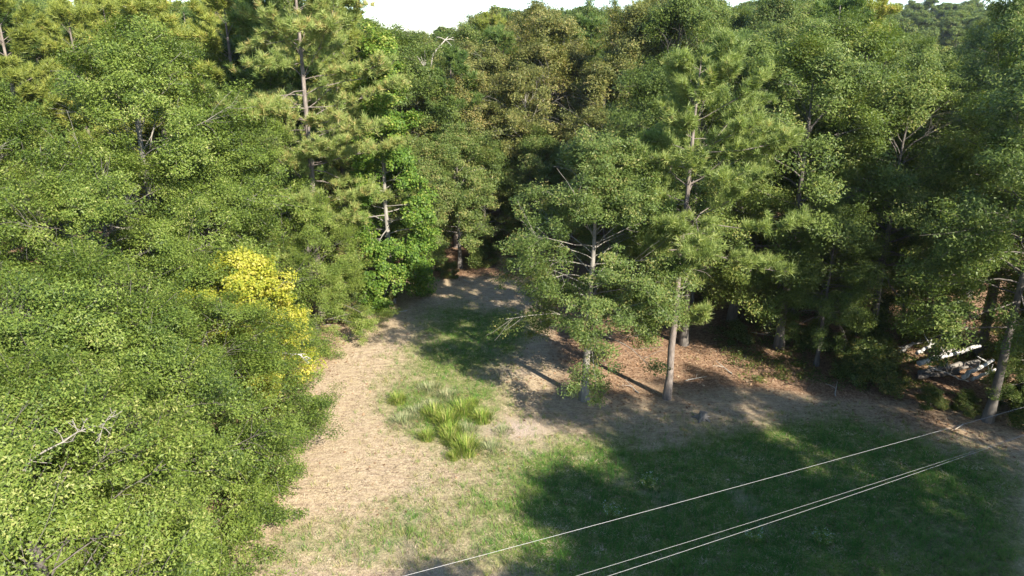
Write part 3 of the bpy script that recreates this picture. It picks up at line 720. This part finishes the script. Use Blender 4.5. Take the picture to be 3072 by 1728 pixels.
# tall pine with bare crown sticking out of the right skyline
put(pA, 32.5, 72, 2.5, 1.0, 'tall dark pine with a bare limbed top breaking the skyline at the upper right', sz=1.13)

# trees beside the clearing on the right, out of the frame, whose shade lies on the grass
GS = 'trees right of the frame that shade the grass'
for (x, y, s, src) in ((17.6, 12.6, 1.12, bA), (12.5, 3.6, .88, bB), (9.5, 3.2, .93, bA), (16.2, 6.6, 1.05, bA), (21.0, 8.4, 1.1, bB), (19.0, 3.0, 1.15, bB), (25.0, 12.8, 1.05, dB), (29.8, 16.0, 1.0, bB), (25.5, 5.0, 1.1, dA), (31, 9.0, 1.1, dA)):
    put(src, x, y, rr.random()*6.28, s, 'tree beyond the right picture edge whose shade falls on the grass', GS)

# ------------------------------------------------------------------ bushes and undergrowth on the right
bu1 = broadleaf('bush', 'dense dark bush at the wood edge left of the log pile', 'bush', 101, H=2.2, R=1.5, zb=.1, limbs=26, subs=5, nleaf=22000, L=.10, W=.055, rc=.35, leaf='bush_leaf', bark='bark_dark',
                low=.2, high=1.2, trunk_r=.05)
at0(bu1, 18.9, 34.0, 0, .9)
for x, y, s, lab in ((18.0, 34.6, .85, 'dark bush at the left end of the bush row by the short leafy tree'), (20.3, 31.7, .42, 'bush in front of the log pile at its left end'),
                     (21.7, 31.2, .40, 'low bush in front of the log pile at its middle'), (24.6, 31.0, .6, 'bush behind the thick leaning trunk at the right'),
                     (24.4, 29.8, .85, 'bush beside the thick leaning trunk at the right picture edge'), (19.6, 37.6, .9, 'bush behind the left end of the log pile'),
                     (23.9, 38.6, 1.0, 'bush behind the log pile'), (27.4, 36.2, 1.1, 'bush at the right picture edge behind the log pile'), (17.2, 38.5, .7, 'small bush in the shade behind the short leafy tree'),
                     (13.2, 39.5, .5, 'tiny bush in the shade right of the slender pine'), (-8.6, 46.0, .55, 'low bush at the foot of the bright column tree'),
                     (-4.6, 51.6, .45, 'small bush at the foot of the olive tree at the far end of the clearing'), (-6.0, 53.6, .7, 'bush in the dark gap at the far end of the clearing'), (-2.2, 55.0, .75, 'bush right of the dark gap at the far end of the clearing'),
                     (-10.5, 43.0, .8, 'bush at the corner behind the yellow tree'), (25.6, 31.6, 1.0, 'bush at the right picture edge beyond the thick trunk')):
    put(bu1, x, y, rr.random()*6.28, s, lab, 'bushes at the wood edge')
# ground vines among them
rng = np.random.default_rng(55)
n = 2600; ux = rng.uniform(12, 32, n); uy = rng.uniform(29, 54, n)
ed = 34.6-.34*(ux-6)+.010*(ux-6)**2+1.2
keep = (uy > ed) & (fbm(ux, uy, 3, 40) > .47); ux, uy = ux[keep], uy[keep]
uv = MB(); C = np.stack([ux, uy, gz(ux, uy)+.15], -1); leaves(uv, C, np.tile([0, 0, 1.0], (len(C), 1)), 34, rng.uniform(.25, .6, len(C)), .10, .06, rng, flat=.5)
tag(uv.build('undergrowth', M['bush_leaf']), 'low creepers and seedlings covering the ground under the right hand trees', None, None, 'stuff')

# ------------------------------------------------------------------ logs, stump, dead wood
def pole(mb, a, b, r0, r1, rng, n=8, wob=.05, sides=8):
    a = np.array(a, float); b = np.array(b, float); P = a+(b-a)*np.linspace(0, 1, n)[:, None]
    P[1:-1] += rng.normal(size=(n-2, 3))*wob; mb.tube(P, np.linspace(r0, r1, n), sides, wob=.08, rng=rng)
GL = 'pale fallen logs heaped at the right'
def glog(label, a, b, r0, r1, seed, mat='bleached_wood', stubs=2):
    rng = np.random.default_rng(seed); a = np.array(a)+[0, 0, .25]; b = np.array(b)+[0, 0, .25]; c0 = (a+b)/2
    root = thing('fallen_log', label, 'log', (c0[0], c0[1], 0), 0, GL)
    A = np.array(a)-[c0[0], c0[1], 0]; B = np.array(b)-[c0[0], c0[1], 0]
    mb = MB(); pole(mb, A, B, r0*.88, r1*.88, rng, 10, .03, 9); mb.build('log_stem', M[mat], root, True)
    for k in range(stubs):
        p = A+(B-A)*rng.uniform(.3, .9); q = p+rng.normal(size=3)*.25+np.array([0, 0, .3]); m2 = MB(); pole(m2, p, q, r1*.5, r1*.25, rng, 4, .02, 5); m2.build('branch_stub', M[mat], root, True)
    return root
glog('long white log lying across the top of the heap', (21.3, 34.9, .55), (25.4, 36.5, .85), .16, .11, 1)
glog('white log with stubs at the right end of the heap', (22.9, 33.6, .40), (25.2, 35.0, .70), .14, .10, 2, stubs=4)
glog('grey log behind the long white one, left part of the heap', (20.8, 36.5, .30), (22.4, 37.6, .55), .13, .09, 3, 'dead_wood')
glog('pale log end poking up behind the heap', (22.0, 36.4, .45), (23.4, 37.4, .65), .12, .09, 4)
glog('thin grey pole at the left tip of the heap', (19.8, 36.0, .20), (21.4, 36.6, .45), .07, .05, 5, 'dead_wood')
glog('dark weathered log under the long white one', (21.2, 34.5, .22), (24.9, 35.6, .35), .17, .13, 6, 'bark_oak')
glog('thin pole slanting down the front of the heap', (21.7, 34.7, .50), (23.1, 33.4, .25), .05, .04, 7, 'dead_wood')
glog('dark log along the front foot of the heap', (20.9, 34.2, .15), (23.2, 34.5, .20), .15, .12, 8, 'bark_dark')
glog('short dark log between the two white logs of the heap', (22.2, 34.3, .18), (24.7, 35.3, .32), .12, .09, 9, 'bark_dark')
glog('grey log lying behind the long white one, right part of the heap', (22.3, 35.9, .32), (24.4, 36.9, .5), .11, .08, 10, 'dead_wood')
glog('short white log at the right foot of the heap', (23.5, 33.8, .15), (25.1, 34.5, .40), .11, .08, 11)
# stump
st = thing('tree_stump', 'weathered grey tree stump in the shaded grass right of the pine', 'stump', (8.95, 30.5, float(gz(8.95, 30.5))))
mb = MB(); rng = np.random.default_rng(9); mb.tube([(0, 0, -.05), (0, 0, .05), (.01, 0, .2), (.02, .01, .34)], [.34, .24, .20, .19], 12, wob=.12, rng=rng); mb.build('stump_wood', M['bark_oak'], st, True)
for k in range(5):
    a = k*1.26+.3; mb = MB(); pole(mb, (math.cos(a)*.15, math.sin(a)*.15, .12), (math.cos(a)*.5, math.sin(a)*.5, -.02), .09, .04, rng, 5, .01, 6); mb.build('root', M['bark_oak'], st, True)
def dead_branch(label, P, r0, seed, mat='dead_wood', nside=14, sl=.9, name='dead_branch'):
    rng = np.random.default_rng(seed); P = np.array(P, float); root = thing(name, label, 'branch', tuple(P[0])); P = P-P[0]
    tt = np.linspace(0, 1, len(P)); fine = np.linspace(0, 1, 14); Q = np.stack([np.interp(fine, tt, P[:, k]) for k in range(3)], -1); Q[1:-1] += rng.normal(size=(12, 3))*.03
    mb = MB(); mb.tube(Q, np.linspace(r0, .012, 14), 7); mb.build('limb', M[mat], root, True)
    for k in range(nside):
        i0 = rng.integers(1, 13); d = nrm(Q[min(13, i0+1)]-Q[i0-1]); ds = nrm(d*.5+nrm(rng.normal(size=3))*.9)
        sb = curve(Q[i0], ds, sl*rng.uniform(.4, 1.2), 4, rng, (0, 0, -.1), .25); m2 = MB(); m2.tube(sb, np.linspace(r0*.38, .006, 5), 5, cap=False)
        for j_ in range(2):
            s2 = curve(sb[2+j_], nrm(sb[-1]-sb[0])+rng.normal(size=3)*.5, sl*.4, 3, rng); m2.tube(s2, np.linspace(.009, .005, 4), 4, cap=False)
        m2.build('twig', M[mat], root, True)
    return root
dead_branch('large dead grey branch lying in a hole of the bottom left oak crown', [(-11.0, 14.0, 7.75), (-10.75, 14.5, 8.0), (-10.35, 14.9, 8.15), (-9.85, 15.15, 8.35), (-9.45, 15.0, 8.5)], .026, 1, 'old_wood', 16, .42)
dead_branch('short bleached dead limb sticking out below the yellow tree', [(-10.9, 31.4, 2.9), (-10.0, 31.0, 3.1), (-9.3, 30.9, 2.9)], .05, 2, 'bleached_wood', 6, .5)

# bare white tree on the skyline
def bare_tree(label, x, y, H, seed):
    rng = np.random.default_rng(seed); root = thing('bare_tree', label, 'tree', (x, y, float(gz(x, y)))); tp = curve((0, 0, -.1), (0, 0, 1), H*.8, 9, rng, (0.1, 0, .1), .12)
    mb = MB(); mb.tube(tp, np.linspace(.18, .05, 10), 7); mb.build('trunk', M['dead_wood'], root, True)
    for k in range(10):
        i0 = rng.integers(5, 10); az = k*2.4; br = curve(tp[i0], (math.cos(az)*.7, math.sin(az)*.7, .7), rng.uniform(1.5, 3.2), 6, rng, (0, 0, .1), .3); m2 = MB(); m2.tube(br, np.linspace(.10, .035, 7), 5, cap=False)
        for j_ in range(5):
            s2 = curve(br[rng.integers(2, 6)], nrm(br[-1]-br[0])+rng.normal(size=3)*.6, rng.uniform(.6, 1.4), 4, rng, (0, 0, .1), .25); m2.tube(s2, np.linspace(.035, .02, 5), 4, cap=False)
        m2.build('branch', M['dead_wood'], root, True)
bare_tree('bare dead white tree below the gap of sky right of the bright column tree', -8.0, 66.0, 19.6, 4)

# ------------------------------------------------------------------ grass
def blades(mb, x, y, L, W, up, tone, rng, z=None):
    n = len(x); az = rng.random(n)*6.283; e = np.clip(up, 0.02, 1.5)
    d = np.stack([np.cos(az)*np.cos(e), np.sin(az)*np.cos(e), np.sin(e)], -1)
    b = np.stack([-np.sin(az), np.cos(az), rng.normal(size=n)*.35], -1)*(W*.5)[:, None]
    P = np.stack([x, y, (gz(x, y) if z is None else z)+.005+.02*rng.random(n)], -1)
    V = np.stack([P+b, P-b, P+d*L[:, None]], 1).reshape(-1, 3); mb.tris(V, np.arange(n*3).reshape(-1, 3), tone)
rng = np.random.default_rng(77)
def spots(n):
    yy = 12+44*rng.random(n*2)**1.45; xx = rng.uniform(-1, 1, n*2)*(.74*yy+2); k = (xx > -14) & (xx < 27); return xx[k][:n], yy[k][:n]
x, y = spots(330000); fg, fl, fs = fields(x, y)
cl = fbm(x, y, .35, 60); k = (rng.random(len(x)) < (1-fs*.7)*(1-.85*fl)*(.25+1.3*(cl-.2))) ; xs_, ys_, fgk = x[k], y[k], fg[k]; n = len(xs_)
row = sstep(.55, .95, np.sin(2*math.pi*((ys_+.16*xs_+2.2*fbm(xs_, ys_, 7, 70))/1.25)))*sstep(.35, .65, fbm(xs_, ys_, 4, 71))
sm = MB(); blades(sm, xs_, ys_, rng.uniform(.06, .17, n)*(1+.5*row), rng.uniform(.008, .022, n), rng.uniform(.05, .7, n), np.clip(.5+.35*(rng.random(n)-.5)+1.3*(fbm(xs_, ys_, .45, 61)-.5)+.5*(fbm(xs_, ys_, 3, 66)-.5)+.38*row-.06, 0, 1), rng)
tag(sm.build('dry_grass', M['straw']), 'mown straw coloured dry grass covering the clearing', None, None, 'stuff')
x, y = spots(520000); fg, fl, fs = fields(x, y); cl = fbm(x, y, .6, 63)
k = rng.random(len(x)) < (np.clip(fg*1.5-.12, .02, 1))*(1-.6*fl)*(.2+1.4*(cl-.15)); x, y, fg = x[k], y[k], fg[k]; n = len(x)
nt_ = n//14; tx, ty, tf = x[:nt_], y[:nt_], fg[:nt_]                     # tufts: blades gathered round a root
x = np.concatenate([x[:n//2], np.repeat(tx, 9)+rng.normal(size=nt_*9)*.06]); y = np.concatenate([y[:n//2], np.repeat(ty, 9)+rng.normal(size=nt_*9)*.06]); fg = np.concatenate([fg[:n//2], np.repeat(tf, 9)]); tall_ = np.concatenate([np.zeros(n//2), np.repeat(rng.uniform(.04, .20, nt_), 9)]); ttn = np.concatenate([np.zeros(n//2), np.repeat(rng.normal(size=nt_)*.14, 9)]); n = len(x)
h = (.08+.20*fg*rng.random(n)+.10*(fbm(x, y, .9, 62)))+tall_
gm_ = MB(); blades(gm_, x, y, h, rng.uniform(.008, .018, n), rng.uniform(.35, 1.35, n), np.clip(.85-.75*fg+ttn+.4*(rng.random(n)-.5)+.4*(fbm(x, y, 1.2, 64)-.5), 0, 1), rng)
tag(gm_.build('green_grass', M['grass']), 'short green grass growing in patches across the clearing', None, None, 'stuff')

def clump_mesh(name, label, seed, mat, n=460, R=.42, H=.72, loc=(0, 0, 0), group=None):
    rng = np.random.default_rng(seed); mb = MB()
    az = rng.random(n)*6.283; r = R*rng.random(n)**.6; L = H*rng.uniform(.45, 1.1, n)*(1.15-.55*r/R); e = np.clip(1.48-.50*r/R*rng.random(n)-.18*rng.random(n), .6, 1.52)
    d1 = np.stack([np.cos(az)*np.cos(e), np.sin(az)*np.cos(e), np.sin(e)], -1); e2 = e-rng.uniform(.1, .6, n)
    d2 = np.stack([np.cos(az)*np.cos(e2), np.sin(az)*np.cos(e2), np.sin(e2)], -1); b = np.stack([-np.sin(az), np.cos(az), np.zeros(n)], -1)*rng.uniform(.005, .012, n)[:, None]
    P = np.stack([np.cos(az)*r, np.sin(az)*r, np.full(n, -.02)], -1); M1 = P+d1*L[:, None]*.6; T = M1+d2*L[:, None]*.45
    tone = np.clip(rng.random(n)*.8+.1, 0, 1)
    mb.quads(np.stack([P-b, P+b, M1+b*.8, M1-b*.8], 1).reshape(-1, 3), np.arange(n*4).reshape(-1, 4), tone)
    mb.tris(np.stack([M1-b*.8, M1+b*.8, T], 1).reshape(-1, 3), np.arange(n*3).reshape(-1, 3), tone)
    o = mb.build(name, M[mat]); o.location = loc; return tag(o, label, 'grass clump', group)
GC = 'tall grass clumps in the middle of the clearing'
c1 = clump_mesh('grass_clump', 'bright green grass clump at the left of the middle cluster', 1, 'clump', group=GC)
c2 = clump_mesh('grass_clump', 'bluish sedge tuft behind the left of the middle cluster', 2, 'blue_clump', 300, .55, .5, group=GC)
CL = [(-3.65, 30.6, 1.1, 'c1', c1['label']), (-3.0, 30.0, 1.15, 'c1', 'bright green grass clump in the heart of the middle cluster'), (-2.35, 31.0, 1.05, 'c1', 'bright green grass clump at the back of the middle cluster'),
      (-1.4, 30.3, .95, 'c1', 'green grass clump standing apart at the right of the cluster'), (-2.75, 29.0, 1.0, 'c1', 'yellow green grass clump below the heart of the cluster'),
      (-1.95, 27.6, 1.2, 'c1', 'tall yellow green grass clump lowest in the picture of the whole cluster'), (-2.7, 28.4, .9, 'c1', 'yellow green grass clump just above the lowest tall one'),
      (-5.6, 32.1, .85, 'c1', 'green grass clump alone at the upper left of the cluster'), (-3.8, 28.7, .75, 'c1', 'small green clump left below the heart of the cluster'),
      (-2.5, 27.1, .6, 'c1', 'small yellowish clump at the left foot of the lowest tall one'), (-1.95, 31.9, .6, 'c1', 'small clump behind the cluster toward the centre oak'),
      (-3.9, 31.6, .9, 'c2', c2['label']), (-.4, 29.2, .75, 'c2', 'small bluish tuft on the bare pale soil right of the cluster'), (-2.1, 29.3, .9, 'c2', 'bluish tuft between the two bright green clumps'),
      (-5.0, 30.0, 1.1, 'c2', 'wide bluish sedge tuft left of the cluster'), (-4.5, 30.9, 1.0, 'c2', 'bluish sedge tuft just left of the leftmost bright clump'), (-.9, 27.7, .9, 'c2', 'bluish tuft right of the lowest tall clump'),
      (-3.2, 32.6, 1.0, 'c2', 'greyish green tuft at the far side of the cluster'), (-4.2, 33.4, 1.0, 'c2', 'greyish green tuft farthest behind the cluster')]
seen = set()
for (x, y, s, w_, lab) in CL:
    src = c1 if w_ == 'c1' else c2
    o = src if w_ not in seen else dup(src, (0, 0, 0), 0, (1, 1, 1), lab, GC)
    seen.add(w_); at0(o, x, y, rr.random()*6.28, s*1.15, s)
    o['label'] = lab

# fallen leaves and twigs on the ground near the wood
M['fallen_leaf'] = blade_mat('fallen_leaf', [(0, (.10, .055, .032)), (.5, (.26, .15, .085)), (.8, (.42, .28, .16)), (1, (.58, .46, .32))], .1)
rng = np.random.default_rng(88); n = 60000
x = rng.uniform(-13, 30, n); y = rng.uniform(22, 58, n); fg, fl, fs = fields(x, y)
k = rng.random(n) < (fl*.9+.05)*(.15+1.5*(fbm(x, y, 1.4, 80)-.2)); x, y = x[k], y[k]; n = len(x)
fm = MB(); leaves(fm, np.stack([x, y, gz(x, y)+.03], -1), np.tile([0, 0, 1.0], (n, 1)), 1, .02, .13, .09, rng, up=1.0, rnd=.35, kite=True)
tag(fm.build('fallen_leaves', M['fallen_leaf']), 'brown fallen leaves scattered on the ground under the trees', None, None, 'stuff')
GT = 'sticks lying on the leaf litter'
stick_spots = [(9.6, 34.6), (11.4, 35.9), (13.0, 37.2), (6.1, 33.6), (16.4, 33.4), (-3.2, 50.4), (1.0, 49.2), (-7.4, 44.2), (15.0, 40.6), (20.5, 29.6), (4.9, 36.3)]
s0 = None
for k, (x, y) in enumerate(stick_spots):
    if s0 is None:
        mb = MB(); q = curve((-.6, 0, .03), (1, .1, .02), 1.3, 6, rng, (0, 0, 0), .2); q[:, 2] = np.abs(q[:, 2])*.3+.03; mb.tube(q, np.linspace(.03, .012, 7), 5)
        q2 = curve(q[3], (.6, .8, .15), .5, 3, rng); mb.tube(q2, np.linspace(.016, .008, 4), 4); s0 = mb.build('stick', M['dead_wood'], None, True)
        tag(s0, 'grey forked stick lying on the brown leaf litter', 'stick', GT); at0(s0, x, y, .3)
    else: put(s0, x, y, rr.random()*6.28, rr.uniform(.6, 1.3), s0['label'], GT)
# white flowering weeds in the shaded grass
M['petal'] = blade_mat('petal', [(0, (.38, .42, .36)), (1, (.55, .58, .50))], .2)
GWD = 'white flowered weeds in the shaded grass'
def weed(label, x, y, s_, seed):
    rng = np.random.default_rng(seed); root = thing('flowering_weed', label, 'weed', (x, y, float(gz(x, y))), 0, GWD); st_ = MB(); C = []
    for k in range(16):
        a = rng.random()*6.28; q = curve((.05*math.cos(a), .05*math.sin(a), 0), (.5*math.cos(a), .5*math.sin(a), .9), .75*s_*rng.uniform(.6, 1.1), 4, rng); st_.tube(q, np.linspace(.007, .004, 5), 3, cap=False); C += [q[-1], q[-2]]
    st_.build('stem', M['grass'], root); C = np.array(C); O = np.tile([0, 0, 1.0], (len(C), 1))
    lv = MB(); leaves(lv, C*.8, O, 12, .12, .09, .025, rng); lv.build('foliage', M['grass'], root)
    fl_ = MB(); leaves(fl_, C, O, 4, .07, .035, .03, rng, up=1.2, kite=True); fl_.build('blossom', M['petal'], root)
weed('white flowered weed just above the upper wire, right of the lit grass tip', 5.4, 24.9, .8, 1)
weed('white flowered weed touching the upper wire from below', 3.7, 23.0, .9, 2)
weed('white flowered weed below the lower pair of wires, left one', 8.6, 21.6, .8, 3)
weed('white flowered weed below the lower pair of wires, right one', 10.9, 21.5, .8, 4)

# ------------------------------------------------------------------ overhead wires
wm, t, p = new_mat('wire_metal'); p.inputs['Base Color'].default_value = (.42, .415, .40, 1); p.inputs['Roughness'].default_value = .45; p.inputs['Metallic'].default_value = .3
def wire(label, a, b, r, ext=(1.2, 2.2), sag=.10):
    a = np.array(a, float); b = np.array(b, float); s_ = np.linspace(-ext[0], 1+ext[1], 60); P = a+(b-a)*s_[:, None]; P[:, 2] += sag*((s_-.5)**2-.25)
    mb = MB(); mb.tube(P-P[0], np.full(60, r), 6); o = mb.build('overhead_wire', wm, None, True); o.location = P[0]; return tag(o, label, 'wire', 'overhead wires crossing the lower right')
wire('upper single overhead wire crossing the shaded grass', (-1.66, 9.38, 9.0), (10.06, 14.2, 9.0), .0028)
wire('upper strand of the lower pair of overhead wires', (1.21, 9.45, 9.0), (9.44, 13.0, 9.02), .0020)
wire('lower strand of the lower pair of overhead wires', (1.40, 9.36, 8.96), (9.46, 12.98, 9.0), .0025)


# ------------------------------------------------------------------ thin air between here and the far wood
hm, t, p = new_mat('air'); t.nodes.remove(p); pv = t.nodes.new('ShaderNodeVolumePrincipled'); pv.inputs['Color'].default_value = (.86, .92, 1, 1)
pv.inputs['Density'].default_value = .00013; pv.inputs['Anisotropy'].default_value = .3; t.links.new(pv.outputs[0], t.nodes['Material Output'].inputs['Volume'])
mb = MB(); hx, y0_, y1_, z0_, z1_ = 420., -60., 520., -2.5, 48.
V = np.array([(x, y, z) for x in (-hx, hx) for y in (y0_, y1_) for z in (z0_, z1_)]); mb.quads(V, np.array([(0, 1, 3, 2), (4, 6, 7, 5), (0, 4, 5, 1), (2, 3, 7, 6), (0, 2, 6, 4), (1, 5, 7, 3)]))
tag(mb.build('haze', hm), 'thin pale air over the wood', None, None, 'stuff')
